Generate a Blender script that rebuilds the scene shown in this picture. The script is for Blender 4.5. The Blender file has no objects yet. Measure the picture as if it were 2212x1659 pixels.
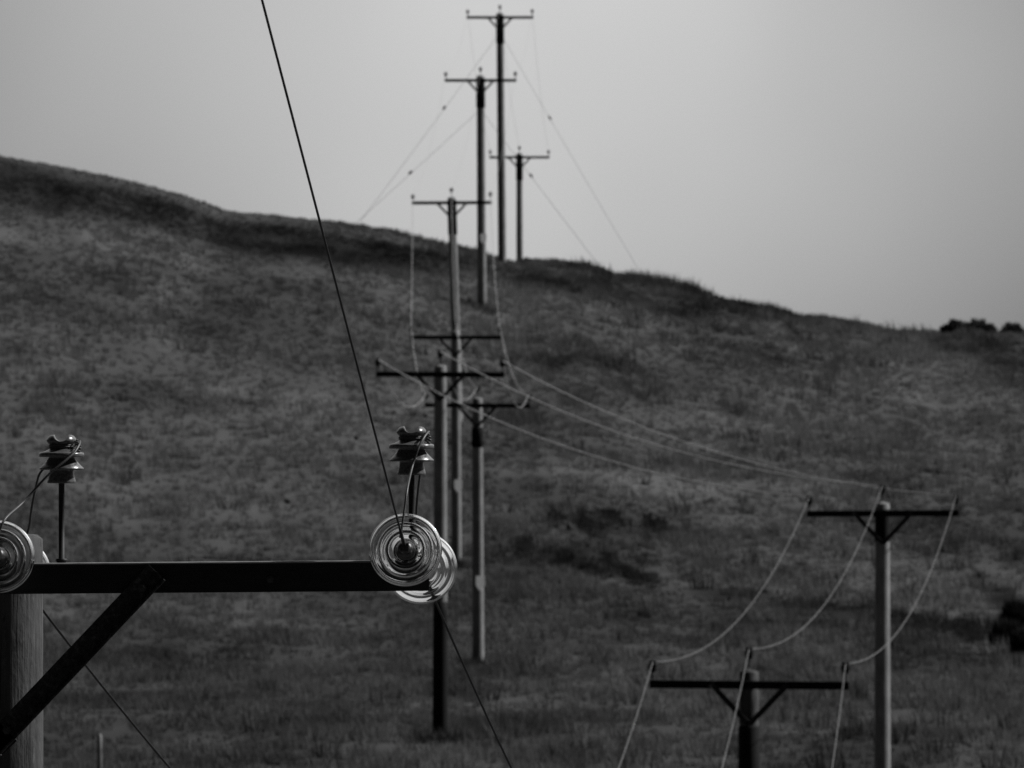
import bpy, math, random
import numpy as np
from mathutils import Vector, Matrix

scene = bpy.context.scene
C = scene.collection
R = math.radians
random.seed(7)
rng = np.random.default_rng(7)

# ------------------------------------------------------------------ camera
F = 28000.0            # focal length in units of a 2212 px wide frame
HZ = 1000.0            # row of eye level in that frame
cam_d = bpy.data.cameras.new("camera")
cam_d.sensor_width = 36.0
cam_d.lens = F / 2212.0 * 36.0
cam_d.shift_y = (HZ - 829.5) / 2212.0
cam_d.clip_start = 0.5
cam_d.clip_end = 6000
cam = bpy.data.objects.new("camera", cam_d)
C.objects.link(cam)
cam.rotation_euler = (R(90), 0, 0)
scene.camera = cam
D0 = F / 612.0         # metres to the nearest pole (612 px per metre there)
cam_d.dof.use_dof = True
cam_d.dof.focus_distance = D0
cam_d.dof.aperture_fstop = (F / 2212.0 * 0.036) / 0.017
cam_d.dof.aperture_blades = 7

# ------------------------------------------------------------------ world, sun
SUN_EL, SUN_AZ = R(40), R(104)      # azimuth from the toward-camera direction... measured clockwise from -Y to +X
SDIR = Vector((math.sin(SUN_AZ) * math.cos(SUN_EL), -math.cos(SUN_AZ) * math.cos(SUN_EL), math.sin(SUN_EL)))
w = bpy.data.worlds.new("World")
scene.world = w
w.use_nodes = True
nt = w.node_tree
nt.nodes.clear()
sky = nt.nodes.new('ShaderNodeTexSky')
sky.sky_type = 'NISHITA'
sky.sun_disc = False
sky.sun_elevation = SUN_EL
sky.sun_rotation = math.atan2(SDIR.x, SDIR.y)
sky.air_density = 1.0
sky.dust_density = 2.5
bw = nt.nodes.new('ShaderNodeRGBToBW')
nt.links.new(sky.outputs[0], bw.inputs[0])
tc = nt.nodes.new('ShaderNodeTexCoord')
def noise_node(tree, vec, scale, detail=3, rough=0.5, dim='3D'):
    n = tree.nodes.new('ShaderNodeTexNoise')
    n.noise_dimensions = dim
    n.inputs['Scale'].default_value = scale
    n.inputs['Detail'].default_value = detail
    n.inputs['Roughness'].default_value = rough
    if vec is not None:
        tree.links.new(vec, n.inputs['Vector'])
    return n
def math_node(tree, op, a, b=None, c=None, clamp=False):
    n = tree.nodes.new('ShaderNodeMath')
    n.operation = op
    n.use_clamp = clamp
    for i, v in enumerate((a, b, c)):
        if v is None:
            continue
        if isinstance(v, (int, float)):
            n.inputs[i].default_value = v
        else:
            tree.links.new(v, n.inputs[i])
    return n.outputs[0]
def range_node(tree, v, a, b, c, d, smooth=True):
    n = tree.nodes.new('ShaderNodeMapRange')
    n.interpolation_type = 'SMOOTHSTEP' if smooth else 'LINEAR'
    tree.links.new(v, n.inputs[0])
    for i, x in enumerate((a, b, c, d)):
        n.inputs[i + 1].default_value = x
    return n.outputs[0]
# sky dimmed away from a bright spot ahead: darker view corners painted in
dotn = nt.nodes.new('ShaderNodeVectorMath'); dotn.operation = 'DISTANCE'
nt.links.new(tc.outputs['Generated'], dotn.inputs[0])
bright_dir = Vector((-0.002, 1.0, 0.005)).normalized()
dotn.inputs[1].default_value = bright_dir
falloff = range_node(nt, dotn.outputs['Value'], 0.008, 0.058, 1.20, 0.36, False)
cl = noise_node(nt, tc.outputs['Generated'], 26, 2, 0.45)
clm = range_node(nt, cl.outputs[0], 0.3, 0.7, 0.92, 1.05)
v1 = math_node(nt, 'MULTIPLY', bw.outputs[0], falloff)
# unseen sky shaped for its light: brightened high ahead, dimmed behind and to the sides
dt = nt.nodes.new('ShaderNodeVectorMath'); dt.operation = 'DOT_PRODUCT'
nt.links.new(tc.outputs['Generated'], dt.inputs[0])
dt.inputs[1].default_value = Vector((0.05, 0.70, 0.70)).normalized()
far_ = range_node(nt, dt.outputs['Value'], 0.5, 0.98, 0.05, 2.80)
v2 = math_node(nt, 'MULTIPLY', math_node(nt, 'MULTIPLY', v1, clm), far_)
bgn = nt.nodes.new('ShaderNodeBackground')
SKY = 0.15
bgn.inputs['Strength'].default_value = SKY
nt.links.new(v2, bgn.inputs['Color'])
wo = nt.nodes.new('ShaderNodeOutputWorld')
nt.links.new(bgn.outputs[0], wo.inputs['Surface'])

sun_d = bpy.data.lights.new("sun", 'SUN')
sun_d.energy = 3.1
sun_d.angle = R(0.6)
sun = bpy.data.objects.new("sun", sun_d)
C.objects.link(sun)
sun.rotation_euler = SDIR.to_track_quat('Z', 'Y').to_euler()

scene.view_settings.view_transform = 'Standard'
scene.view_settings.look = 'None'
scene.view_settings.exposure = 0.55
scene.view_settings.gamma = 1.0
scene.render.dither_intensity = 2.0
scene.cycles.use_denoising = True
scene.cycles.denoiser = 'OPENIMAGEDENOISE'
scene.cycles.denoising_input_passes = 'RGB_ALBEDO_NORMAL'
scene.cycles.use_adaptive_sampling = False
scene.cycles.max_bounces = 14
scene.cycles.transmission_bounces = 14
scene.cycles.volume_bounces = 1
scene.cycles.caustics_reflective = False
scene.cycles.sample_clamp_indirect = 4.0

# ------------------------------------------------------------------ helpers
def ppm(width_px):            # px per metre of a 3.016 m crossarm
    return width_px / 3.016
def at(px, py, d):
    return Vector(((px - 1106.0) * d / F, d, (HZ - py) * d / F))

def tag(o, label=None, cat=None, group=None, kind=None):
    if label: o["label"] = label
    if cat: o["category"] = cat
    if group: o["group"] = group
    if kind: o["kind"] = kind
    return o

def empty(name, loc, rot=(0, 0, 0)):
    o = bpy.data.objects.new(name, None)
    o.empty_display_size = 0.2
    C.objects.link(o)
    o.location = loc
    o.rotation_euler = rot
    return o

class MB:
    def __init__(s):
        s.v, s.f, s.sm = [], [], []
    def add(s, vs, fs, smooth=False, M=None):
        b = len(s.v)
        for p in vs:
            p = Vector(p)
            s.v.append(M @ p if M else p)
        for q in fs:
            s.f.append([b + i for i in q]); s.sm.append(smooth)
    def box(s, c, size, M=None, bevel=0.0):
        x, y, z = size[0] / 2, size[1] / 2, size[2] / 2
        c = Vector(c)
        if bevel <= 0:
            vs = [c + Vector((i * x, j * y, k * z)) for i in (-1, 1) for j in (-1, 1) for k in (-1, 1)]
            fs = [(0, 1, 3, 2), (4, 6, 7, 5), (0, 4, 5, 1), (2, 3, 7, 6), (0, 2, 6, 4), (1, 5, 7, 3)]
            s.add(vs, fs, False, M)
        else:
            b = bevel
            # octagonal section along x
            sec = [(-y + b, -z), (y - b, -z), (y, -z + b), (y, z - b), (y - b, z), (-y + b, z), (-y, z - b), (-y, -z + b)]
            vs = []
            for X in (-x, x):
                vs += [c + Vector((X, p[0], p[1])) for p in sec]
            fs = [(i, (i + 1) % 8, 8 + (i + 1) % 8, 8 + i) for i in range(8)]
            fs += [tuple(range(7, -1, -1)), tuple(range(8, 16))]
            s.add(vs, fs, False, M)
    def lathe(s, prof, n=32, M=None, smooth=True, fn=None):
        vs, fs = [], []
        m = len(prof)
        for (r, z) in prof:
            for k in range(n):
                a = 2 * math.pi * k / n
                p = Vector((r * math.cos(a), r * math.sin(a), z))
                if fn: p = fn(p)
                vs.append(p)
        for i in range(m - 1):
            for k in range(n):
                k2 = (k + 1) % n
                fs.append((i * n + k, i * n + k2, (i + 1) * n + k2, (i + 1) * n + k))
        if prof[0][0] > 1e-6: fs.append(tuple(range(n - 1, -1, -1)))
        if prof[-1][0] > 1e-6: fs.append(tuple(range((m - 1) * n, m * n)))
        s.add(vs, fs, smooth, M)
    def tube(s, pts, r, n=8, smooth=True, M=None):
        pts = [Vector(p) for p in pts]
        m = len(pts)
        rad = r if isinstance(r, (list, tuple)) else [r] * m
        vs, fs = [], []
        t0 = (pts[1] - pts[0]).normalized()
        ref = Vector((0, 0, 1)) if abs(t0.z) < 0.9 else Vector((1, 0, 0))
        u = t0.cross(ref).normalized()
        for i in range(m):
            t = (pts[min(i + 1, m - 1)] - pts[max(i - 1, 0)]).normalized()
            u = (u - t * u.dot(t)).normalized()
            v = t.cross(u)
            for k in range(n):
                a = 2 * math.pi * k / n
                vs.append(pts[i] + (u * math.cos(a) + v * math.sin(a)) * rad[i])
        for i in range(m - 1):
            for k in range(n):
                k2 = (k + 1) % n
                fs.append((i * n + k, i * n + k2, (i + 1) * n + k2, (i + 1) * n + k))
        fs.append(tuple(range(n - 1, -1, -1)))
        fs.append(tuple(range((m - 1) * n, m * n)))
        s.add(vs, fs, smooth, M)
    def build(s, name, mat, parent=None, loc=(0, 0, 0)):
        me = bpy.data.meshes.new(name)
        me.from_pydata([tuple(p) for p in s.v], [], s.f)
        me.polygons.foreach_set('use_smooth', s.sm)
        me.materials.append(mat)
        me.update()
        o = bpy.data.objects.new(name, me)
        C.objects.link(o)
        o.location = loc
        if parent: o.parent = parent
        return o

def copy_mesh(o, parent, loc=None, rot=None):
    c = o.copy()
    C.objects.link(c)
    c.parent = parent
    if loc is not None: c.location = loc
    if rot is not None: c.rotation_euler = rot
    for ch in o.children:
        copy_mesh(ch, c)
    return c

def catmull(pts, k=8):
    P = [Vector(p) for p in pts]
    P = [2 * P[0] - P[1]] + P + [2 * P[-1] - P[-2]]
    out = []
    for i in range(1, len(P) - 2):
        for j in range(k):
            t = j / k
            a, b, c, d = P[i - 1], P[i], P[i + 1], P[i + 2]
            out.append(0.5 * ((2 * b) + (c - a) * t + (2 * a - 5 * b + 4 * c - d) * t * t + (3 * b - a - 3 * c + d) * t ** 3))
    out.append(P[-2])
    return out

# ------------------------------------------------------------------ materials (all neutral grey)
def new_mat(name):
    m = bpy.data.materials.new(name)
    m.use_nodes = True
    t = m.node_tree
    return m, t, t.nodes['Principled BSDF']
def g4(v): return (v, v, v, 1)
def ramp(t, fac, stops):
    n = t.nodes.new('ShaderNodeValToRGB')
    e = n.color_ramp.elements
    e[0].position, e[0].color = stops[0][0], g4(stops[0][1])
    e[1].position, e[1].color = stops[-1][0], g4(stops[-1][1])
    for p, v in stops[1:-1]:
        x = e.new(p); x.color = g4(v)
    t.links.new(fac, n.inputs[0])
    return n.outputs[0]
def bump(t, p, h, strength, dist):
    b = t.nodes.new('ShaderNodeBump')
    b.inputs['Strength'].default_value = strength
    b.inputs['Distance'].default_value = dist
    t.links.new(h, b.inputs['Height'])
    t.links.new(b.outputs[0], p.inputs['Normal'])
def mapped(t, scale, coord='Object'):
    tc = t.nodes.new('ShaderNodeTexCoord')
    mp = t.nodes.new('ShaderNodeMapping')
    mp.inputs['Scale'].default_value = scale
    t.links.new(tc.outputs[coord], mp.inputs[0])
    return mp.outputs[0]

# weathered pole timber
M_wood, t, p = new_mat('weathered_timber')
v = mapped(t, (34, 34, 1.2))
n1 = noise_node(t, v, 2.0, 6, 0.6)
v2_ = mapped(t, (3, 3, 1.6))
n2 = noise_node(t, v2_, 1.6, 4, 0.6)
mx = math_node(t, 'MULTIPLY', ramp(t, n1.outputs[0], [(0.3, 0.35), (0.48, 0.9), (0.7, 1.15)]), ramp(t, n2.outputs[0], [(0.3, 0.18), (0.7, 0.30)]))
t.links.new(mx, p.inputs['Base Color'])
p.inputs['Roughness'].default_value = 0.8
p.inputs['Specular IOR Level'].default_value = 0.2
bump(t, p, n1.outputs[0], 0.8, 0.006)

M_arm, t, p = new_mat('black_tarred_steel')
n1 = noise_node(t, mapped(t, (4, 20, 20)), 3, 5, 0.65)
t.links.new(ramp(t, n1.outputs[0], [(0.35, 0.006), (0.65, 0.012), (0.8, 0.03)]), p.inputs['Base Color'])
p.inputs['Roughness'].default_value = 0.6
p.inputs['Specular IOR Level'].default_value = 0.25
bump(t, p, n1.outputs[0], 0.4, 0.002)

M_tar_shade, t, p = new_mat('black_tar_and_shade')  # tar black; also paints the shadow bands below the far crossarms
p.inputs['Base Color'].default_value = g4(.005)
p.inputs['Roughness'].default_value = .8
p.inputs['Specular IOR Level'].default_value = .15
M_brace, t, p = new_mat('rusty_steel_angle')
n1 = noise_node(t, mapped(t, (14, 14, 14)), 4, 6, 0.7)
t.links.new(ramp(t, n1.outputs[0], [(0.36, 0.012), (0.55, 0.035), (0.72, 0.11)]), p.inputs['Base Color'])
p.inputs['Roughness'].default_value = 0.75
p.inputs['Specular IOR Level'].default_value = 0.2
bump(t, p, n1.outputs[0], 0.5, 0.002)

M_flange, t, p = new_mat('lit_flange_edge')  # paler than the web: edge highlight painted into the top flange
n1 = noise_node(t, mapped(t, (5, 30, 30)), 3, 5, 0.65)
t.links.new(ramp(t, n1.outputs[0], [(0.3, 0.12), (0.7, 0.32)]), p.inputs['Base Color'])
p.inputs['Roughness'].default_value = 0.6
M_pole0, t, p = new_mat('grey_weathered_timber')
n1 = noise_node(t, mapped(t, (30, 30, 1.0)), 2.0, 8, 0.65)
n2 = noise_node(t, mapped(t, (5, 5, 2.2)), 1.6, 5, 0.65)
n3 = noise_node(t, mapped(t, (16, 16, 7)), 2.0, 3, 0.5)
mx = math_node(t, 'MULTIPLY', ramp(t, n1.outputs[0], [(0.30, 0.25), (0.42, 0.85), (0.7, 1.1)]), ramp(t, n2.outputs[0], [(0.3, 0.05), (0.7, 0.11)]))
mx = math_node(t, 'MULTIPLY', mx, ramp(t, n3.outputs[0], [(0.27, 0.45), (0.36, 1.0), (0.66, 1.0), (0.72, 1.5)]))
t.links.new(mx, p.inputs['Base Color'])
p.inputs['Roughness'].default_value = 0.85
p.inputs['Specular IOR Level'].default_value = 0.15
bump(t, p, math_node(t, 'ADD', n1.outputs[0], n3.outputs[0]), 0.9, 0.008)

M_porc, t, p = new_mat('brown_glazed_porcelain')
n1 = noise_node(t, mapped(t, (30, 30, 30)), 3, 4, 0.6)
t.links.new(ramp(t, n1.outputs[0], [(0.3, 0.06), (0.7, 0.11)]), p.inputs['Base Color'])
t.links.new(range_node(t, n1.outputs[0], 0.35, 0.75, 0.22, 0.42), p.inputs['Roughness'])
p.inputs['Specular IOR Level'].default_value = 0.6

M_porc_far, t, p = new_mat('dark_matt_porcelain')
p.inputs['Base Color'].default_value = g4(.006)
p.inputs['Specular IOR Level'].default_value = .1
p.inputs['Roughness'].default_value = .9
M_steel, t, p = new_mat('dark_galvanised_steel')
n1 = noise_node(t, mapped(t, (40, 40, 40)), 3, 4, 0.6)
t.links.new(ramp(t, n1.outputs[0], [(0.3, 0.015), (0.7, 0.05)]), p.inputs['Base Color'])
p.inputs['Roughness'].default_value = 0.5
p.inputs['Metallic'].default_value = 0.3

M_cap, t, p = new_mat('cast_iron_cap')
n1 = noise_node(t, mapped(t, (30, 30, 30)), 3, 4, 0.6)
t.links.new(ramp(t, n1.outputs[0], [(0.3, 0.03), (0.7, 0.10)]), p.inputs['Base Color'])
p.inputs['Roughness'].default_value = 0.42
p.inputs['Metallic'].default_value = 0.5

M_glass, t, p = new_mat('toughened_glass')
p.inputs['Base Color'].default_value = (0.96, 0.96, 0.96, 1)
p.inputs['Roughness'].default_value = 0.015
p.inputs['IOR'].default_value = 1.5
p.inputs['Transmission Weight'].default_value = 1.0

def wire_mat(name, lo, hi, rough, metal):
    m, t, p = new_mat(name)
    n1 = noise_node(t, mapped(t, (60, 60, 60)), 4, 3, 0.6)
    t.links.new(ramp(t, n1.outputs[0], [(0.3, lo), (0.7, hi)]), p.inputs['Base Color'])
    p.inputs['Roughness'].default_value = rough
    p.inputs['Metallic'].default_value = metal
    return m
M_wire = wire_mat('weathered_aluminium_wire', 0.3, 0.3, 0.6, 0.0)
M_wire_lit = wire_mat('sunlit_aluminium_wire', 0.5, 0.5, 0.5, 0.0)  # paler copy of the wire, painting in sunlight that this span misses
M_mid = wire_mat('dull_aluminium_wire', 0.13, 0.13, 0.6, 0.0)
M_dark = wire_mat('oxidised_copper_wire', 0.006, 0.015, 0.6, 0.1)
M_jump = wire_mat('stranded_jumper_wire', 0.04, 0.075, 0.5, 0.3)

# span wire, black near its dead end, pale further out: its lighting painted in
M_span, t, p = new_mat('light_graded_wire')
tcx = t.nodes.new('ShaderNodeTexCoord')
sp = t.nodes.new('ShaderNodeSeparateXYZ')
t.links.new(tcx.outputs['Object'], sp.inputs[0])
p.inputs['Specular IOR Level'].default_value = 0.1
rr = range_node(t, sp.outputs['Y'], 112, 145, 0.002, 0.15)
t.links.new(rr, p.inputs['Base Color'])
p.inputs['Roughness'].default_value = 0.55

M_plate, t, p = new_mat('pale_enamel_plate')
n1 = noise_node(t, mapped(t, (9, 9, 9)), 2, 3, 0.5)
t.links.new(ramp(t, n1.outputs[0], [(0.3, 0.5), (0.7, 0.7)]), p.inputs['Base Color'])
p.inputs['Roughness'].default_value = 0.5

M_stone, t, p = new_mat('dark_stone')
n1 = noise_node(t, mapped(t, (5, 5, 5)), 3, 5, 0.6)
t.links.new(ramp(t, n1.outputs[0], [(0.3, 0.015), (0.7, 0.04)]), p.inputs['Base Color'])
p.inputs['Roughness'].default_value = 0.9
M_pale, t, p = new_mat('pale_stone')
n1 = noise_node(t, mapped(t, (5, 5, 5)), 3, 5, 0.6)
t.links.new(ramp(t, n1.outputs[0], [(0.3, 0.09), (0.7, 0.2)]), p.inputs['Base Color'])
p.inputs['Roughness'].default_value = 0.9

# vegetation: colour from a per-plant attribute
def plant_mat(name, mult, trans=0.3):
    m = bpy.data.materials.new(name); m.use_nodes = True
    t = m.node_tree; t.nodes.clear()
    at_ = t.nodes.new('ShaderNodeAttribute'); at_.attribute_name = 'tone'
    col = math_node(t, 'MULTIPLY', at_.outputs['Fac'], mult)
    cb = t.nodes.new('ShaderNodeCombineColor')
    for i in range(3): t.links.new(col, cb.inputs[i])
    d = t.nodes.new('ShaderNodeBsdfDiffuse'); tr = t.nodes.new('ShaderNodeBsdfTranslucent')
    t.links.new(cb.outputs[0], d.inputs[0]); t.links.new(cb.outputs[0], tr.inputs[0])
    mix = t.nodes.new('ShaderNodeMixShader'); mix.inputs[0].default_value = trans
    t.links.new(d.outputs[0], mix.inputs[1]); t.links.new(tr.outputs[0], mix.inputs[2])
    o = t.nodes.new('ShaderNodeOutputMaterial'); t.links.new(mix.outputs[0], o.inputs[0])
    return m
M_grass = plant_mat('rough_grass', 1.0, 0.35)
M_bush = plant_mat('gorse_leaves', 1.0, 0.2)
M_soil = plant_mat('peaty_turf', 0.58, 0.0)
nn = M_soil.node_tree

# ------------------------------------------------------------------ terrain
def hashn(ix, iy, seed):
    h = (ix.astype(np.int64) * 374761393 + iy.astype(np.int64) * 668265263 + seed * 982451653) & 0x7fffffff
    h = ((h ^ (h >> 13)) * 1274126177) & 0x7fffffff
    h = (h ^ (h >> 16)) & 0x7fffffff
    return (h % 100003) / 100003.0
def vnoise(x, y, seed=0):
    x = np.asarray(x, float); y = np.asarray(y, float)
    ix = np.floor(x); iy = np.floor(y)
    fx = x - ix; fy = y - iy
    fx = fx * fx * (3 - 2 * fx); fy = fy * fy * (3 - 2 * fy)
    a = hashn(ix, iy, seed); b = hashn(ix + 1, iy, seed); c = hashn(ix, iy + 1, seed); d = hashn(ix + 1, iy + 1, seed)
    return (a * (1 - fx) + b * fx) * (1 - fy) + (c * (1 - fx) + d * fx) * fy
def fbm(x, y, seed=0, o=3):
    s = 0; a = 1; t_ = 0
    for i in range(o):
        s = s + a * vnoise(x * 2 ** i, y * 2 ** i, seed + i * 17); t_ += a; a *= 0.55
    return s / t_

RIDGE = 590.0
PD = [-300, -100, 0, 20, 45, 100, 196, 258, 290, 305, 335, 370, 400, 426.5, 460, 488, 520, 545, 570, 590, 604, 625, 650, 800, 1500, 2500]
PZ = [30, 14, -1.7, -5.5, -9.3, -10.8, -11.9, -9.3, -7.02, -6.5, -6.22, -5.85, -4.9, -3.55, -1.05, 1.35, 4.05, 6.35, 8.25, 9.35, 9.2, 8.2, 6.8, -8, -60, -90]
SK = [(-400, 265), (-150, 310), (0, 342), (120, 366), (230, 385), (320, 408), (400, 430), (452, 448), (486, 463), (540, 466), (600, 470), (770, 490), (840, 502), (900, 518),
      (1000, 538), (1040, 546), (1075, 560), (1110, 570), (1150, 564), (1220, 570), (1300, 583), (1345, 601), (1450, 622), (1540, 643), (1600, 657), (1728, 683),
      (1805, 692), (1881, 703), (1925, 716), (2034, 719), (2058, 715), (2111, 715), (2155, 719), (2212, 720), (2400, 735), (2700, 760)]
SKX = np.array([(a - 1106) * RIDGE / F for a, b in SK])
SKZ = np.array([(HZ - b - 4 * (a > 900)) * RIDGE / F for a, b in SK])
def ground_z(x, y, rough=True):
    x = np.asarray(x, float); y = np.asarray(y, float)
    base = np.interp(y, PD, PZ)
    dz = np.interp(x, SKX, SKZ) - 9.25
    wq = np.clip((y - 340) / (RIDGE - 340), 0, 1)
    wq = wq * wq * (3 - 2 * wq)
    fade = np.clip(1 - (y - 620) / 500.0, 0.0, 1)
    z = base + dz * wq * fade
    if rough:
        far = np.clip((y - 230) / 60, 0, 1)
        z = z + far * ((fbm(x / 5.0, y / 9.0, 3, 3) - 0.5) * 0.42) * np.clip((640 - y) / 120, .4, 1)
    return z
def ground_hit(px, py):
    ds = np.arange(285, 592, 0.5)
    xs = (px - 1106) * ds / F
    rows = HZ - ground_z(xs, ds, False) * F / ds
    i = int(np.argmax(rows <= py)) if np.any(rows <= py) else len(ds) - 1
    d = float(ds[i])
    return (px - 1106) * d / F, d

# vegetation patches (where heather, rushes or paler dead grass grow): centre and half sizes in the photo, strength
PATCH = []
def patch(px, py, rx, ry, k):
    if py > 600 and k > -.6 or ry < 20: py = py + 14
    x, d = ground_hit(px, py)
    _, da = ground_hit(px, py - ry); _, db = ground_hit(px, py + ry)
    PATCH.append((x, d, rx * d / F, max(1.2, abs(da - db) / 2), max(-.8, k * 1.25)))
for a in [(60, 400, 140, 55, -.45), (250, 440, 160, 45, -.42), (420, 490, 130, 34, -.45), (580, 520, 140, 34, -.5), (760, 545, 150, 30, -.5), (900, 560, 120, 28, -.45),
          (60, 515, 90, 22, .35), (260, 535, 90, 22, .45), (420, 575, 110, 24, .35), (620, 590, 110, 20, .35), (980, 640, 80, 30, .1),
          (35, 520, 22, 14, -.35), (150, 640, 70, 10, -.3), (440, 700, 90, 24, -.2), (1130, 590, 60, 12, -.4), (1200, 604, 60, 12, -.45), (1320, 610, 90, 14, -.35), (1560, 660, 120, 14, -.35),
          (2100, 730, 110, 22, -.4), (2190, 790, 60, 60, -.3), (1580, 870, 55, 14, -.35), (1195, 775, 40, 16, -.4), (1330, 780, 50, 14, -.3), (1240, 830, 70, 14, -.25),
          (1204, 1104, 22, 14, -.5), (1267, 1115, 30, 16, -.55), (1324, 1100, 22, 14, -.5), (1413, 1122, 22, 16, -.45), (1135, 1166, 20, 14, -.45), (1218, 1195, 36, 16, -.6),
          (1258, 1218, 30, 16, -.6), (1293, 1230, 26, 12, -.65), (1313, 1198, 26, 16, -.5), (1344, 1222, 26, 14, -.5), (1364, 1241, 24, 12, -.6), (1392, 1243, 26, 12, -.6), (1304, 1155, 40, 12, -.35),
          (1392, 1195, 30, 18, -.4), (1486, 1235, 30, 16, -.4), (1600, 1275, 110, 12, -.45), (1760, 1300, 130, 14, -.5), (1950, 1325, 110, 18, -.55), (2090, 1345, 80, 22, -.55), (2190, 1300, 50, 60, -.4),
          (1368, 1320, 50, 18, -.35), (1000, 1480, 100, 24, -.3), (1100, 1560, 120, 24, -.3), (340, 1400, 70, 26, -.3), (480, 1195, 60, 14, -.3), (250, 1200, 80, 14, -.35), (2050, 1420, 140, 40, -.25),
          (560, 1330, 120, 30, .2), (700, 860, 160, 30, .2), (480, 830, 120, 20, .2), (1180, 985, 150, 34, .35), (1450, 1040, 170, 26, .35), (1650, 1120, 120, 26, .2), (760, 1100, 90, 40, .2), (1130, 880, 60, 24, .15),
          (1070, 1320, 18, 6, .7), (1120, 740, 70, 10, .3), (1700, 730, 90, 12, .25), (1350, 680, 110, 12, .25), (640, 1500, 160, 30, .1), (1250, 1420, 120, 30, .15), (1760, 1380, 150, 20, .15),
          (60, 1100, 90, 60, -.2), (40, 760, 60, 40, -.2), (200, 1500, 120, 50, -.15), (1900, 1600, 200, 50, -.3), (1300, 1620, 160, 30, -.25)]:
    patch(*a)
for a in [(40, 362), (150, 385), (270, 405), (380, 432), (460, 462), (560, 482), (680, 494), (800, 512), (900, 532), (990, 552)]:
    patch(a[0], a[1], 90, 12, -.16)
PATCH = [(a, b, c_ * .72, e_, k) if (k <= -.55 and c_ < 1.6) else (a, b, c_, e_, k) for a, b, c_, e_, k in PATCH]
def tone(x, y):
    m1 = fbm(x / 2.8, y / 16.0, 21, 2)
    m2 = fbm(x / 9.0, y / 45.0, 41, 3)
    m1 = .55 * m1 + .45 * fbm(x / 7.0, y / 9.0, 33, 2)
    m1 = np.clip((m1 - .2) / .58, 0, 1); m2 = np.clip((m2 - .28) / .44, 0, 1)
    m3 = np.clip((vnoise(x / .8, y / 5.0, 61) - .2) / .6, 0, 1)
    tt = 0.26 + 0.60 * m1 + 0.46 * m2 + .16 * m3
    mul = np.ones_like(tt)
    for (cx, cy, sx, sy, k) in PATCH:
        wob = 0.7 + 0.6 * vnoise(x / 0.9 + cx, y / 6.0, 77)
        q = ((x - cx) / sx) ** 2 + ((y - cy) / sy) ** 2
        mul = mul * (1 + k * np.clip(1.35 - q * wob, 0, 1))
    mul = mul * (1 - .22 * np.clip((y - 560) / 18, 0, 1) * np.clip((-x - 1) / 4, 0, 1))
    return 0.114 * tt * mul

def sheet():
    ys = np.concatenate([np.linspace(-300, 0, 16), np.linspace(10, 270, 53), np.arange(272, 612, 1.0), np.linspace(615, 700, 20), np.linspace(740, 1500, 16), [2000, 2500]])
    xs = np.concatenate([[-900, -600, -400, -250, -150, -100, -70, -52], np.arange(-42, 42.1, 0.4), [52, 70, 100, 150, 250, 400, 600, 900]])
    X, Y = np.meshgrid(xs, ys)
    Z = ground_z(X, Y)
    T = tone(X, Y)
    n, m = X.shape
    v = np.stack([X, Y, Z], -1).reshape(-1, 3)
    i = np.arange(n * m).reshape(n, m)
    f = np.stack([i[:-1, :-1], i[:-1, 1:], i[1:, 1:], i[1:, :-1]], -1).reshape(-1, 4)
    me = bpy.data.meshes.new('hillside_ground')
    me.vertices.add(len(v)); me.vertices.foreach_set('co', v.ravel())
    me.loops.add(f.size); me.loops.foreach_set('vertex_index', f.ravel())
    me.polygons.add(len(f)); me.polygons.foreach_set('loop_start', np.arange(0, f.size, 4)); me.polygons.foreach_set('loop_total', np.full(len(f), 4))
    me.update(calc_edges=True)
    me.polygons.foreach_set('use_smooth', np.ones(len(f), bool))
    a = me.attributes.new('tone', 'FLOAT', 'POINT'); a.data.foreach_set('value', T.ravel())
    me.materials.append(M_soil)
    o = bpy.data.objects.new('hillside_ground', me); C.objects.link(o)
    tag(o, kind='structure')
sheet()

def blades(name, px, py, pz, h, tn, nb, spread, width, lean, mat, up=1.0):
    """one mesh of narrow pointed blades: nb per plant at px,py,pz; heights h, tones tn"""
    n = len(px)
    N = n * nb
    P = np.repeat(np.stack([px, py, pz], -1), nb, 0)
    H = np.repeat(h, nb) * rng.uniform(0.55, 1.1, N)
    a = rng.uniform(0, 2 * np.pi, N); r = np.sqrt(rng.uniform(0, 1, N)) * spread * np.repeat(h, nb)
    base = P + np.stack([r * np.cos(a), r * np.sin(a), np.full(N, -0.05)], -1)
    wa = rng.uniform(0, np.pi, N); wd = width * rng.uniform(0.6, 1.4, N)
    wv = np.stack([np.cos(wa) * wd, np.sin(wa) * wd, np.zeros(N)], -1)
    la = a + rng.normal(0, 0.7, N); ll = np.abs(rng.normal(0, lean, N)) * H
    wind = np.array([-0.10, 0.02, 0])
    tip = base + np.stack([ll * np.cos(la), ll * np.sin(la), H * up], -1) + wind * H[:, None]
    V = np.stack([base - wv, base + wv, tip], 1).reshape(-1, 3)
    me = bpy.data.meshes.new(name)
    me.vertices.add(3 * N); me.vertices.foreach_set('co', V.ravel())
    me.loops.add(3 * N); me.loops.foreach_set('vertex_index', np.arange(3 * N))
    me.polygons.add(N); me.polygons.foreach_set('loop_start', np.arange(0, 3 * N, 3)); me.polygons.foreach_set('loop_total', np.full(N, 3))
    me.update(calc_edges=True)
    T = np.repeat(np.repeat(tn, nb) * rng.uniform(0.82, 1.2, N), 3)
    at_ = me.attributes.new('tone', 'FLOAT', 'POINT'); at_.data.foreach_set('value', T)
    me.materials.append(mat)
    o = bpy.data.objects.new(name, me); C.objects.link(o)
    return o

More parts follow.
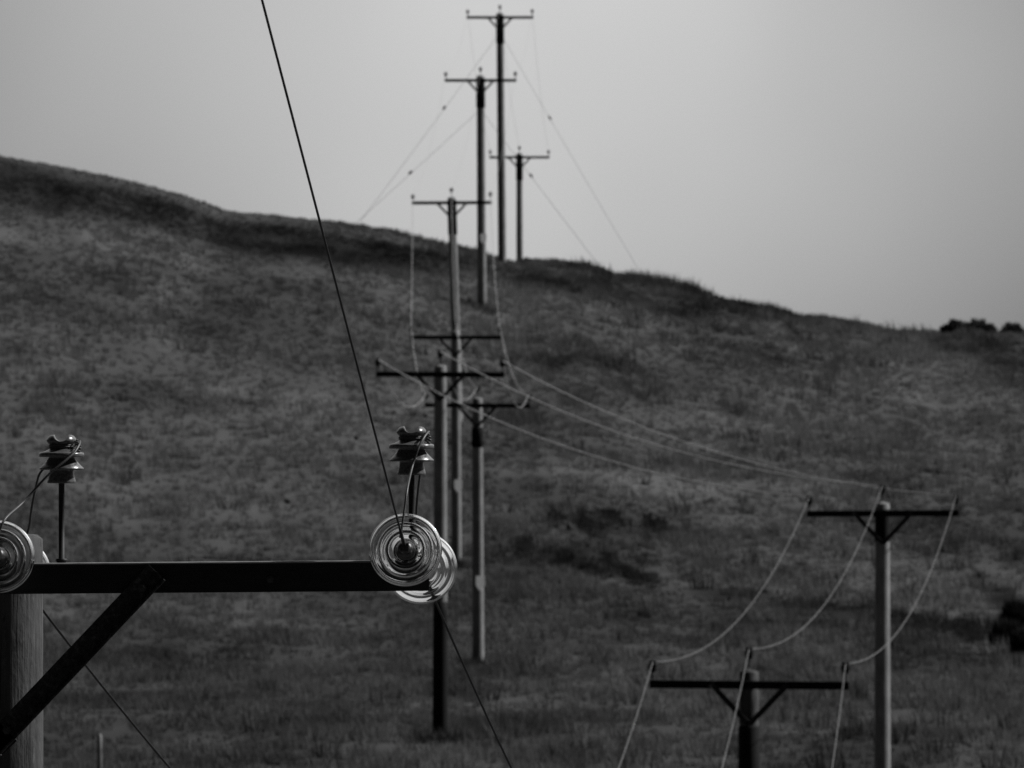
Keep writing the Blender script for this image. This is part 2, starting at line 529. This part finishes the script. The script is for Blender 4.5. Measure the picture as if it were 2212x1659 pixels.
NT = 62000
d_ = np.sqrt(rng.uniform(283 ** 2, 606 ** 2, NT))
x_ = rng.uniform(-1, 1, NT) * (0.0395 * 1.2 * d_ + 3)
cl_ = fbm(x_ / 2.4, d_ / 7.0, 5, 2)
keep = rng.uniform(0, 1, NT) < np.clip(0.6 + .6 * cl_, 0, 1)
d_, x_, cl_ = d_[keep], x_[keep], cl_[keep]
tn_ = tone(x_, d_)
hh = 0.17 + 0.26 * np.clip(cl_ * 1.5 - 0.35, 0, 1) * rng.uniform(0.6, 1.25, len(d_))
# skyline stays low and smooth on the left, shaggy on the right
left = np.clip((x_ + 2) / -8.0, 0, 1) * np.clip((d_ - 480) / 70, 0, 1)
hh *= (1 - 0.3 * left)
tn_ = tn_ * rng.uniform(0.82, 1.2, len(d_))
g = blades('rough_grass', x_, d_, ground_z(x_, d_), hh, tn_, 16, 0.55, 0.022, 0.35, M_grass)
tag(g, kind='stuff', label='rough tussocky moorland grass covering the hillside', cat='grass')

NC = 1500
dc = np.sqrt(rng.uniform(285 ** 2, 598 ** 2, NC)); xc = rng.uniform(-1, 1, NC) * (0.0395 * 1.2 * dc + 3)
side_ = np.clip((xc + 6) / 14, 0.25, 1)
kp = (rng.uniform(0, 1, NC) < side_) & ~((xc < 1) & (dc > 540))
dc, xc = dc[kp], xc[kp]
dk = rng.uniform(0, 1, len(dc)) < .55
hc = rng.uniform(.3, .75, len(dc))
tc_ = tone(xc, dc) * np.where(dk, .55, 1.2)
# shaggy fringe along the right-hand crest
NF = 520
df = rng.uniform(583, 597, NF); xf = rng.uniform(0.5, 27, NF)
kf = vnoise(xf / 1.1, df * 0, 91)
hf = .15 + .62 * np.clip(kf * 1.5 - .4, 0, 1) * rng.uniform(.7, 1.1, NF)
hf *= np.where((xf > 16.5) & (xf < 19.8), .5, 1)
# dense dark heather where the ground shows almost black tufts
hx, hd = [], []
for (cx, cy, sx, sy, k) in PATCH:
    if k <= -.55 and sx < 1.6:
        m_ = int(16 + 24 * sx)
        a_ = rng.uniform(0, 2 * np.pi, m_); q_ = np.sqrt(rng.uniform(0, 1, m_))
        q_ = q_ * rng.uniform(.6, 2.0, m_); hx.append(cx + sx * q_ * np.cos(a_)); hd.append(cy + sy * .9 * q_ * np.sin(a_))
hx = np.concatenate(hx); hd = np.concatenate(hd)
xc = np.concatenate([xc, hx]); dc = np.concatenate([dc, hd]); hc = np.concatenate([hc, rng.uniform(.16, .36, len(hx))]); tc_ = np.concatenate([tc_, rng.uniform(.012, .035, len(hx))])
# longer grass left standing round the pole feet
for bx_, bd_ in [((951 - 1106) * 304.9 / F, 304.9), ((1033 - 1106) * 370.4 / F, 370.4), ((986 - 1106) * 426.5 / F, 426.5), ((1041 - 1106) * 544.8 / F, 544.8)]:
    n_ = 16
    hx = rng.normal(0, .3, n_); hd = rng.uniform(-1.6, .3, n_)
    xc = np.concatenate([xc, bx_ + hx]); dc = np.concatenate([dc, bd_ + hd]); hc = np.concatenate([hc, rng.uniform(.25, .5, n_)]); tc_ = np.concatenate([tc_, rng.uniform(.02, .06, n_)])
xc = np.concatenate([xc, xf]); dc = np.concatenate([dc, df]); hc = np.concatenate([hc, hf]); tc_ = np.concatenate([tc_, tone(xf, df) * .6])
g = blades('rush_clumps', xc, dc, ground_z(xc, dc), hc, tc_, 34, 0.6, 0.024, 0.32, M_grass)
tag(g, kind='stuff', label='taller dark and pale rush clumps dotted over the hillside', cat='rushes')

# ------------------------------------------------------------------ bushes
def bush(name, px, py, wpx, hpx, label, dark=0.012, n=900, d=None, group=None, spike=.25):
    if d is None: x, d = ground_hit(px, py)
    else: x = (px - 1106) * d / F
    s = d / F
    W, H = wpx * s / 2, hpx * s
    z = float(ground_z(x, d))
    root = empty(name, (x, d, z))
    tag(root, label, 'bush', group)
    m = MB()
    for k in range(6):
        a = k * 1.1; e = Vector((math.cos(a) * W * .5, math.sin(a) * W * .4, H * .6))
        m.tube([(0, 0, -.1), e * .5 + Vector((0, 0, .05)), e], [0.03, 0.02, 0.01], 6)
    m.build('stem', M_brace, root)
    pts = []
    ph = px * 1.7
    for i in range(n):
        ux = random.uniform(-1, 1); uy = random.uniform(-1, 1)
        if ux * ux + uy * uy > 1: continue
        top = math.sqrt(max(0, 1 - ux * ux * .9 - uy * uy * .6)) * (1 + .22 * math.sin(ux * 7 + ph) + .12 * math.sin(uy * 9 + ph))
        pts.append((ux * W, uy * W, random.random() ** .6 * top * H))
    pts = np.array(pts)
    o = blades('foliage', pts[:, 0], pts[:, 1], pts[:, 2], np.full(len(pts), spike), np.full(len(pts), dark) * rng.uniform(.6, 1.5, len(pts)), 8, 0.6, 0.02, 0.4, M_bush, 1.0)
    o.parent = root
    return root
bush('gorse_bush', 2176, 1392, 56, 44, 'black rounded gorse bush by the right edge, lower left one of three', 0.018, 700, spike=.3)
bush('gorse_bush', 2194, 1352, 48, 44, 'narrow black gorse bush by the right edge, uppermost of three', 0.018, 600, spike=.3)
bush('gorse_bush', 2216, 1408, 44, 44, 'low black gorse bush cut off by the right edge of the picture', 0.018, 500, spike=.3)
for (a, w_, h_, l) in [(2048, 26, 8, 'low shrub on the far right skyline, leftmost of the row'), (2065, 34, 17, 'taller shrub second from the left in the far right skyline row'),
                       (2090, 32, 11, 'low shrub between the two tallest ones on the far right skyline'), (2113, 38, 18, 'widest tall shrub in the middle of the far right skyline row'),
                       (2136, 26, 9, 'low shrub just right of the widest one on the far right skyline'), (2187, 40, 14, 'shrub standing apart on the skyline close to the right edge')]:
    bush('heather_bush', a, 724, w_, h_ + 6, l, 0.035, 240, d=589, spike=.2, group='shrubs on the right of the skyline')

def stone(px, py, w_, h_, mat, label, d=None):
    x, d = ground_hit(px, py)
    s = d / F
    m = MB()
    prof = [(0.0001, -.5)] + [(math.cos(a) * .5, math.sin(a) * .5) for a in [i * math.pi / 10 - math.pi / 2 for i in range(1, 10)]] + [(0.0001, .5)]
    W, H = w_ * s, h_ * s
    def fn(p):
        q = 1 + .25 * math.sin(p.x * 9 + px) * math.cos(p.y * 7 + p.z * 5)
        return Vector((p.x * W * q, p.y * W * q, p.z * H * q))
    m.lathe(prof, 14, None, True, fn)
    o = m.build('boulder', mat, None, (x, d, float(ground_z(x, d)) + .22 + H * .4))
    tag(o, label, 'rock')
    return o
stone(1229, 1163, 12, 14, M_stone, 'small black rock in pale grass above the dark heather band')
stone(622, 1096, 15, 11, M_stone, 'small dark rock on the open hillside left of the long steep wire')
stone(770, 961, 12, 10, M_stone, 'small dark rock just left of the long steep wire')

# ------------------------------------------------------------------ insulators
K = 2.837e-4
def insulator_profile():
    P = [(0.0001, 640), (95, 640), (120, 700), (150, 722), (172, 730), (178, 722), (174, 700), (160, 640), (150, 580), (148, 563), (268, 563), (277, 552), (274, 540), (235, 505), (195, 460), (168, 425), (156, 404),
         (272, 404), (279, 396), (279, 362), (270, 350), (215, 336), (165, 312), (146, 300), (141, 285), (141, 265), (148, 252), (172, 228), (186, 208), (184, 190), (172, 165), (150, 142), (125, 131), (100, 128), (60, 128), (30, 128), (0.0001, 128)]
    return [(r * K, (730 - y) * K) for r, y in P]
def saddle(p):
    zt = (730 - 128) * K
    if p.z > (730 - 235) * K:
        gx = abs(p.x)
        hw = 84 * K
        if gx < hw:
            depth = (700 - 215 + 0) * K + 0.0
            zz = (730 - 212) * K + (1 - math.sqrt(max(0, 1 - (gx / hw) ** 2))) * 75 * K
            p = Vector((p.x, p.y, min(p.z, zz)))
    return p
def dense(prof, mx=0.004):
    out = [prof[0]]
    for a, b in zip(prof, prof[1:]):
        L = math.hypot(b[0] - a[0], b[1] - a[1]); k = max(1, int(L / mx)) if a[1] > (730 - 260) * K else 1
        for i in range(1, k + 1):
            out.append((a[0] + (b[0] - a[0]) * i / k, a[1] + (b[1] - a[1]) * i / k))
    return out
m = MB(); m.lathe(dense(insulator_profile()), 72, None, True, saddle)
hold = empty('hold', (0, 0, 0))      # temporary parent of the master shapes, removed at the end
INS_HI = m.build('pin_insulator', M_porc, hold)
INS_H = 602 * K
m = MB(); m.lathe([(a_ * 1.12, b_) for a_, b_ in insulator_profile()], 16, None, True); INS_LO = m.build('pin_insulator', M_porc_far, hold)
m = MB(); m.lathe([(.0001, -.135), (.024, -.135), (.024, -.122), (.017, -.12), (.016, .03), (.0001, .03)], 12); PIN_LO = m.build('pin', M_tar_shade, INS_LO)

# far pole parts
def angle_bar(m, a, b, wd, th):
    a, b = Vector(a), Vector(b)
    L = (b - a).length
    M = Matrix.Translation(a) @ (b - a).to_track_quat('X', 'Y').to_matrix().to_4x4()
    return M, L
m = MB(); m.box((0, 0, 0), (3.016, 0.10, 0.125), bevel=.006); ARM = m.build('crossarm', M_tar_shade, hold)
def brace_mesh(sx, hi=False):
    m = MB()
    a = Vector((sx * .56, -.052, -.01)); b = Vector((sx * .03, -.052, -.57))
    ax = (b - a).normalized(); L = (b - a).length + .08
    up = Vector((0, -1, 0)); side = ax.cross(up).normalized()
    M = Matrix.Translation(a - ax * .04) @ Matrix((ax, side, up)).transposed().to_4x4()
    if side.z > 0: s_ = -1
    else: s_ = 1
    wd, th = .082, .008
    # flat leg against the arm, second leg standing out along the lower edge
    m.box((L / 2, 0, th / 2), (L, wd, th), M, bevel=.002)
    m.box((L / 2, s_ * (wd / 2 - th / 2), th + .022), (L, th, .044), M, bevel=.002)
    return m, M
BR = [brace_mesh(s)[0].build('brace', M_brace, hold) for s in (-1, 1)]

def stack_pole_mesh(H, top, r_top, r_bot, seed):
    m = MB()
    rs = random.Random(seed)
    prof = [(r_bot * 1.05, -1.0)]
    n = 16
    for i in range(n + 1):
        z = H * i / n
        prof.append((r_bot + (r_top - r_bot) * i / n + rs.uniform(-.002, .002), z))
    prof[-1] = (r_top, H - .02)
    prof += [(r_top * .93, H), (0.0001, H + .035)]
    m.lathe(prof, 28)
    return m

POLES = {}
def far_pole(key, cx, ay, wpx, base, tilt, lean_px, label, plate=None, head=None, foot=None, r=.145, wood=None):
    d = F * 3.016 / wpx
    s = F / d
    xa = (cx - 1106) / s
    za = (HZ - ay) / s
    zb = (HZ - base) / s if base else float(ground_z(xa, d))
    H = za - zb
    lean = lean_px / s       # how far the foot stands to the right of the head
    root = empty('utility_pole', (xa + lean, d, zb), (0, math.atan2(-lean, H), 0))
    tag(root, label, 'utility pole', 'poles of the line up the hill')
    m = stack_pole_mesh(H + .2, 0, r, r + .028, wpx)
    m.build('shaft', wood or M_wood, root)
    fy = -(r + .04)
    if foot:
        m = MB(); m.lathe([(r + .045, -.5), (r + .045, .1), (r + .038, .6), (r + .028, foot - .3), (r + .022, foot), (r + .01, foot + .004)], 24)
        m.build('tarred_foot', M_tar_shade, root)
    if head:  # black sleeve standing in for the crossarm's shadow on the shaft
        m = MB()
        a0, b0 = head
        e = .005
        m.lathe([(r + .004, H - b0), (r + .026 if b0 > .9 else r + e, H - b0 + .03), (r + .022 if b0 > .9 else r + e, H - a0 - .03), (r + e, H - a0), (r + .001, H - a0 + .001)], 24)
        m.build('shadow_band', M_tar_shade, root)
    rt = (0, R(tilt) + math.atan2(lean, H), 0)
    copy_mesh(ARM, root, (0, fy, H), rt)
    for b in BR: copy_mesh(b, root, (0, fy, H), rt)
    tops = []
    for k, sx in enumerate((-1.46, 0, 1.46)):
        if k == 1: hz = H + .235 + .16
        else: hz = H + .052 + .135 - math.tan(R(tilt)) * sx
        copy_mesh(INS_LO, root, (sx, fy if k != 1 else 0, hz))
        tops.append(Vector((sx, fy if k != 1 else 0, hz + INS_H - .02)))
    root_m = Matrix.Translation(root.location) @ root.rotation_euler.to_matrix().to_4x4()
    POLES[key] = [root_m @ q for q in tops]
    if plate:
        hp = ((HZ - plate) / s) - zb
        m = MB()
        pw, ph = .28, .42
        vs = []
        sh = [(-pw / 2, ph / 2), (pw / 2, ph / 2), (pw / 2, -ph * .15), (0.03, -ph / 2), (-.03, -ph / 2), (-pw / 2, -ph * .15)]
        rr_ = r + .022
        for yy in (-rr_ - .014, -rr_ - .006):
            vs += [(q[0], yy, q[1]) for q in sh]
        fs = [tuple(range(6)), tuple(range(11, 5, -1))] + [(i, i + 6, (i + 1) % 6 + 6, (i + 1) % 6) for i in range(6)]
        m.add(vs, fs)
        m.build('warning_plate', M_plate, root, (0, 0, hp)).rotation_euler = (0, 0, R(24))
    return root
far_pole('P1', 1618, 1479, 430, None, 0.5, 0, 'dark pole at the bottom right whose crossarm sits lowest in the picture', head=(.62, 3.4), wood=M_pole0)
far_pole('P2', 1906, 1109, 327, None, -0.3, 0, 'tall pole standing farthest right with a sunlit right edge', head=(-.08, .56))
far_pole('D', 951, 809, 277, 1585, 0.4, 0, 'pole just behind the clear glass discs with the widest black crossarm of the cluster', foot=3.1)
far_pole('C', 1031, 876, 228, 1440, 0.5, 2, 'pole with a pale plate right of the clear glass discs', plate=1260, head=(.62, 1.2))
far_pole('B', 984, 729, 198, 1230, 0.2, 2, 'pole with small pale plate between the two poles behind the glass discs', plate=1050)
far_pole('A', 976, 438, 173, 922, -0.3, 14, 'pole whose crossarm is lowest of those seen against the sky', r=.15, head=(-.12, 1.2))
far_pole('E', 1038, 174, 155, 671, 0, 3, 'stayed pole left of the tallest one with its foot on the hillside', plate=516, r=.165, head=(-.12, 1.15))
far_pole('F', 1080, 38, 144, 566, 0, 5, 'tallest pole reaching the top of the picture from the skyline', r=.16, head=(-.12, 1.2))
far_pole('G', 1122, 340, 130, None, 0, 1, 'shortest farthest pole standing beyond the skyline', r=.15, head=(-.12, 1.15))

# ------------------------------------------------------------------ nearest pole (P0)
S0 = 612.0
X0 = (5 - 1106) / S0
ZA0 = (HZ - 1250) / S0
ZB0 = float(ground_z(X0, D0))
H0 = ZA0 - ZB0
root0 = empty('utility_pole', (X0, D0, ZB0))
tag(root0, 'nearest pole at the left edge carrying clear glass discs and a black crossarm', 'utility pole')
def L0(px, py, dy=0.0):       # photo point near the pole -> pole's own coordinates
    q = at(px, py, D0 + dy)
    return Vector((q.x - X0, dy, q.z - ZB0))
RP = .142
m = MB()
prof = [(RP + .03, -1.0)]
for i in range(80):
    z = (H0 + .14) * i / 79
    prof.append((RP + .022 - .022 * z / H0 + random.uniform(-.0008, .0008), z))
prof += [(RP * .86, H0 + .156), (0.0001, H0 + .162)]
def wob(p):
    a = math.atan2(p.y, p.x)
    k = 1 + .006 * math.sin(3 * a + p.z * .8) + .004 * math.sin(7 * a + p.z * 1.7)
    return Vector((p.x * k, p.y * k, p.z))
m.lathe(prof, 72, None, True, wob)
m.build('shaft', M_pole0, root0)
FY = -(RP + .042)
m = MB()
# steel channel: web facing the camera, flanges behind
m.box((0, -.0375 + .004, 0), (3.016, .008, .105), bevel=.0015)
m.box((0, .002, -.0485), (3.016, .066, .008), bevel=.0015)
arm0 = m.build('crossarm', M_arm, root0, (0, FY, H0)); arm0.rotation_euler = (0, R(-.45), 0)
m = MB(); m.box((0, -.001, .0525), (3.018, .080, .007), bevel=.0028); m.build('top_flange', M_flange, arm0)
for bx in (-.95, .95):
    m = MB(); m.lathe([(.0001, 0), (.014, 0), (.014, .008), (.009, .009), (.009, .016), (.0001, .017)], 6, Matrix.Rotation(R(90), 4, 'X'), False)
    m.build('bolt', M_steel, root0, (bx, FY - .0375, H0))
for s in (-1, 1):
    mb, M = brace_mesh(s)
    b = mb.build('brace', M_brace, root0, (-s * .035, FY + .004, H0 + .005))
    q = MB(); q.lathe([(.0001, 0), (.016, 0), (.016, .01), (.009, .011), (.009, .02), (.0001, .021)], 6, Matrix.Rotation(R(90), 4, 'X'), False)
    q.build('bolt', M_steel, b, (s * .535, -.062, -.035))
    q.build('bolt', M_steel, b, (s * .06, -.062, -.535))

TOPS0 = []
def pin0(px, top_y, bottom_y, arm_y, dy):
    """pin insulator whose head top and skirt bottom are at these rows"""
    q = L0(px, bottom_y, dy)
    ins = copy_mesh(INS_HI, root0, q)
    base = L0(px, arm_y, dy).z - q.z
    m = MB()
    m.lathe([(.0001, base - .02), (.016, base - .02), (.016, base + .012), (.0205, base + .013), (.0205, base + .022), (.0105, base + .024), (.0105, .012), (.014, .014), (.014, .03), (.0001, .03)], 20)
    m.build('pin', M_arm, ins)
    # binding wire: two turns in the neck and a twisted tail
    zt = (730 - 272) * K
    m = MB()
    pts = []
    for i in range(70):
        a = 2 * math.pi * 2.1 * i / 69 - .5
        pts.append((math.cos(a) * .043, math.sin(a) * .043, zt - .006 + .011 * i / 69))
    m.tube(pts, .0035, 6)
    pts = []
    for i in range(60):
        tt = i / 59
        a = tt * 2 * math.pi * 5
        pts.append((.050 + .012 * math.sin(tt * 3) + .006 * math.cos(a), -.02 + .03 * tt * 0 + .006 * math.sin(a) - .012 * tt, zt + .022 - .05 * tt))
    m.tube(pts, .0034, 6)
    m.build('binding_wire', M_jump, ins)
    return ins
pin0(889, 922, 1026, 1217, FY)
pin0(133, 940, 1044, 1221, FY)
pin0(-878, 926, 1030, 1222, FY)

# glass disc: cap behind, ribbed saucer, pin boss in front (axis = local -Y toward its conductor)
def disc_mesh(n=120):
    R_ = .1285
    top = [(.026, .030), (.033, .029), (.046, .020), (.060, .012), (.072, .0085), (.080, .0085), (.094, .003), (.102, .003), (.115, -.003), (.124, -.003), (R_ - .001, -.007), (R_, -.013), (R_ - .003, -.018), (R_ - .008, -.019)]
    under = [(.1215, -.014), (.1205, -.027), (.1185, -.030), (.1165, -.026), (.1145, -.0165), (.106, -.0115), (.099, -.009),
             (.0975, -.011), (.0965, -.027), (.0945, -.031), (.0925, -.027), (.0905, -.014), (.081, -.0085), (.072, -.005),
             (.0705, -.007), (.0695, -.024), (.0675, -.028), (.0655, -.024), (.0635, -.010), (.054, -.003), (.044, .001), (.036, .008)]
    prof = top + under
    # smooth the profile
    P = catmull([(a, b, 0) for a, b in prof], 3)
    prof = [(q.x, q.y) for q in P]
    m = MB()
    vs, fs = [], []
    L = len(prof)
    for (r, z) in prof:
        for k in range(n):
            a = 2 * math.pi * k / n
            vs.append((r * math.cos(a), z, r * math.sin(a)))
    for i in range(L):
        i2 = (i + 1) % L
        for k in range(n):
            k2 = (k + 1) % n
            fs.append((i * n + k, i2 * n + k, i2 * n + k2, i * n + k2))
    m.add(vs, fs, True)
    return m
DISC = disc_mesh().build('glass_disc', M_glass, hold)
RX = Matrix.Rotation(R(90), 4, 'X')      # lathe z -> -y ... axis
m = MB()
# cap on the arm side (+Y) and ball pin on the line side (-Y)
m.lathe([(.0001, -.075), (.016, -.075), (.020, -.068), (.022, -.058), (.028, -.050), (.033, -.042), (.035, -.033), (.034, -.026), (.0001, -.022)], 32, RX)
CAP = m.build('metal_cap', M_cap, hold)
m = MB()
m.lathe([(.0001, -.008), (.0335, -.008), (.036, .004), (.034, .016), (.030, .026), (.0262, .040), (.0245, .052), (.017, .060), (.0001, .062)], 32, RX)
m.box((0, -.066, 0), (.028, .03, .034), bevel=.004)
BOSS = m.build('pin_boss', M_cap, hold)

def string0(px, py, dy, direction, flip):
    """one glass disc; direction points from the crossarm to the conductor"""
    q = L0(px, py, dy)
    dv = Vector(direction).normalized()
    e = dv.to_track_quat('-Y', 'Z').to_euler()
    root = copy_mesh(DISC, root0, q, e)
    copy_mesh(CAP, root, (0, 0, 0)); copy_mesh(BOSS, root, (0, 0, 0))
    # link back to the crossarm
    m = MB()
    m.tube([(0, .07, 0), (0, .20 - .0, 0)], .008, 8)
    m.lathe([(.014, .066), (.014, .075), (.022, .082), (.014, .092), (.014, .066)], 16, Matrix.Rotation(R(-90), 4, 'X'))
    m.build('shackle', M_cap, root)
    return root, q, dv
T_front = at(566, 0, D0 * .86) - at(868, 1165, D0 - .4)
T_rear = Vector((.02, 1.0, -.12))
fy_, ry_ = FY - .24, FY + .28
ends = []
for (fx, fz, rx, rz) in [(876, 1189, 909, 1226), (-4, 1204, 31, 1238), (-892, 1194, -858, 1232)]:
    _, q, dv = string0(fx, fz, fy_, (T_front.x * .4, T_front.y, T_front.z * .55), False)
    string0(rx, rz, ry_, T_rear, True)
    ends.append((L0(fx, fz, fy_), L0(rx, rz, ry_), fx, fz, rx, rz))
off0 = Vector((X0, D0, ZB0))
W0 = lambda q: q + off0 - Vector((0, D0, 0)) + Vector((0, D0, 0))

# jumpers: from the front clamp up over the pin insulator's side and down behind
def jumper(pts, r=.0042):
    pp = [L0(a, b, c) for a, b, c in pts]
    m = MB(); m.tube(catmull(pp, 10), r, 10)
    return m.build('jumper_wire', M_jump, root0)
def jbump(m_):
    t = m_.node_tree; p = t.nodes['Principled BSDF']
    tc = t.nodes.new('ShaderNodeTexCoord')
    wv = t.nodes.new('ShaderNodeTexWave'); wv.bands_direction = 'DIAGONAL'; wv.inputs['Scale'].default_value = 45
    t.links.new(tc.outputs['Object'], wv.inputs[0])
    bump(t, p, wv.outputs[1], 0.12, .001)
jbump(M_jump)
f_ = fy_ - .09
jumper([(864, 1162, f_), (868, 1140, f_), (874, 1100, f_ + .02), (880, 1055, f_ + .06), (890, 1010, FY - .12), (903, 970, FY - .10), (916, 945, FY - .07), (925, 934, FY - .02), (925, 938, FY + .04), (912, 975, FY + .11), (908, 1020, FY + .12), (903, 1060, FY + .14), (899, 1115, FY + .2), (902, 1180, FY + .3), (906, 1222, ry_ + .09)])
jumper([(-8, 1176, f_), (-2, 1150, f_ + .01), (12, 1120, f_ + .03), (50, 1085, FY - .16), (100, 1030, FY - .13), (135, 1000, FY - .11), (160, 978, FY - .08), (172, 958, FY - .03), (168, 955, FY + .04), (140, 985, FY + .10), (92, 1015, FY + .12), (78, 1050, FY + .13), (68, 1100, FY + .17), (61, 1145, FY + .24), (40, 1200, FY + .3), (31, 1236, ry_ + .09)])
jumper([(-884, 1162, f_), (-880, 1130, f_), (-870, 1050, f_ + .04), (-860, 980, FY - .10), (-846, 940, FY - .02), (-850, 950, FY + .05), (-862, 1020, FY + .12), (-866, 1115, FY + .2), (-858, 1228, ry_ + .09)])

# ------------------------------------------------------------------ wires
def sag_pts(a, b, sag, n=40):
    out = []
    for i in range(n + 1):
        t_ = i / n
        q = a.lerp(b, t_)
        q = q + Vector((0, 0, -4 * sag * t_ * (1 - t_)))
        out.append(q)
    return out
def fit_sag(a, b, px, py):
    """sag for which the hanging wire passes through the photo point"""
    best = (1e9, 0)
    for s in np.arange(0, 6, .06):
        e = 1e9
        for q in sag_pts(a, b, s, 240):
            u = 1106 + q.x * F / q.y; v_ = HZ - q.z * F / q.y
            e = min(e, math.hypot(u - px, v_ - py))
        if e < best[0]: best = (e, s)
    return best[1]
def wire(pts, r, mat, label, n=8, group=None):
    m = MB(); m.tube(pts, r, n)
    o = m.build('power_line', mat)
    tag(o, label, 'power line', group)
    return o
side = ['left', 'middle', 'right']
NAME = {'P1': 'lowest bottom right pole', 'P2': 'far right pole', 'D': 'pole behind the glass discs', 'C': 'pale plated pole', 'B': 'small plated pole', 'A': 'lowest skyline crossarm',
        'E': 'stayed pole', 'F': 'tallest pole', 'G': 'farthest pole'}
fits = {('P1', 'P2'): (0, 1660, 1250), ('P2', 'D'): (0, 1300, 990), ('D', 'C'): None, ('C', 'B'): (2, 1100, 790), ('B', 'A'): None, ('A', 'E'): None, ('E', 'F'): None, ('F', 'G'): None}
order = ['P1', 'P2', 'D', 'C', 'B', 'A', 'E', 'F', 'G']
for a, b in zip(order, order[1:]):
    fi = fits[(a, b)]
    if fi:
        sag = fit_sag(POLES[a][fi[0]], POLES[b][fi[0]], fi[1], fi[2])
    else:
        sag = .7
    print('SAG', a, b, round(sag, 2))
    for k in range(3):
        wire(sag_pts(POLES[a][k], POLES[b][k], sag), {'P2': .0115, 'P1': .006, 'A': .0045, 'E': .004, 'F': .004}.get(a, .009), {'P2': M_wire_lit, 'P1': M_mid}.get(a, M_wire), '%s wire from the %s to the %s' % (side[k], NAME[a], NAME[b]), 6, 'wires strung up the hill')

# near spans
for k, (ef, er, fx, fz, rx, rz) in enumerate(ends):
    idx = {0: 2, 1: 1, 2: 0}[k]
    w0 = off0 + er + Vector((.003, .08, -.008))
    w1 = POLES['P1'][idx]
    if k == 0:
        sag0 = 3.4
    wp = sag_pts(w0, w1, sag0, 140)
    wire(wp, [.0047 + 0.0015 * min(1, max(0, (q.y - 100) / 60)) for q in wp], M_span, '%s dark wire from the nearest crossarm down to the lowest pole' % side[idx], 8, 'wires leaving the nearest pole')
    st = off0 + ef + T_front.normalized() * .085
    dirv = (at(566, 0, D0 * .86) - st) if k == 0 else dirv
    far = st + dirv * 6.0
    sub = [st, st + dirv * .04]
    pts = [st + dirv * (6.0 * i / 60) for i in range(61)]
    o = wire(pts, .0041, M_dark, ['long straight black wire rising steeply from the right-hand glass disc to the top edge', 'black wire leaving the middle glass disc at the left edge', 'black wire leaving the outermost left glass disc'][k], 10)
    m = MB(); m.tube([st - dirv * .002, st + dirv * .02, st + dirv * .034], [.0065, .0062, .0045], 10)
    m.build('wire_grip', M_dark, o)

# stay wires of the two skyline poles
def stay(ax, ay, bx, by, beadx, beady, d, d2, label):
    a = at(ax, ay, d); b = at(bx, by, d2)
    m = MB(); m.tube(sag_pts(a, b, .05, 12), .007, 6)
    o = m.build('stay_wire', M_dark)
    tag(o, label, 'stay wire', 'stay wires of the skyline poles')
    # bead
    best = min((i / 400 for i in range(400)), key=lambda t_: abs((HZ - a.lerp(b, t_).z * F / a.lerp(b, t_).y) - beady))
    c = a.lerp(b, best)
    q = MB()
    M = Matrix.Translation(c) @ (b - a).to_track_quat('Z', 'Y').to_matrix().to_4x4()
    q.lathe([(.0001, -.11), (.035, -.10), (.06, -.05), (.05, 0), (.06, .05), (.035, .10), (.0001, .11)], 14, M)
    q.build('stay_insulator', M_porc, o)
dE, dF = F * 3.016 / 155, F * 3.016 / 144
gl = lambda px, d: HZ - float(ground_z((px - 1106) * d / F, d)) * F / d
stay(1038, 236, 640, gl(640, dE), 902, 373, dE, dE, 'thin stay wire slanting down left of the stayed pole, lower left of the four')
stay(1038, 236, 1440, gl(1440, dE - 8), 1175, 380, dE, dE - 8, 'thin stay wire slanting down right of the stayed pole, lower right of the four')
stay(1080, 70, 770, gl(770, dF + 2), 963, 233, dF, dF + 2, 'thin stay wire slanting down left from the tallest pole')
stay(1080, 70, 1400, gl(1400, dF), 1168, 255, dF, dF, 'thin stay wire slanting down right from the tallest pole')

# fence post at bottom left
x, d = ground_hit(215, 1668)
d = 289.0
x = (215 - 1106) * d / F
zt = (HZ - 1586) * d / F
zg = float(ground_z(x, d))
m = MB()
m.lathe([(.055, zg - .5 - zt), (.052, -.3), (.05, -.02), (.035, 0), (.0001, .004)], 14)
o = m.build('fence_post', M_wood, None, (x, d, zt))
tag(o, 'pale wooden post in the grass at bottom left, beside the nearest pole', 'post')

# remove the master shapes
def rm(o):
    for c in list(o.children): rm(c)
    bpy.data.objects.remove(o)
rm(hold)
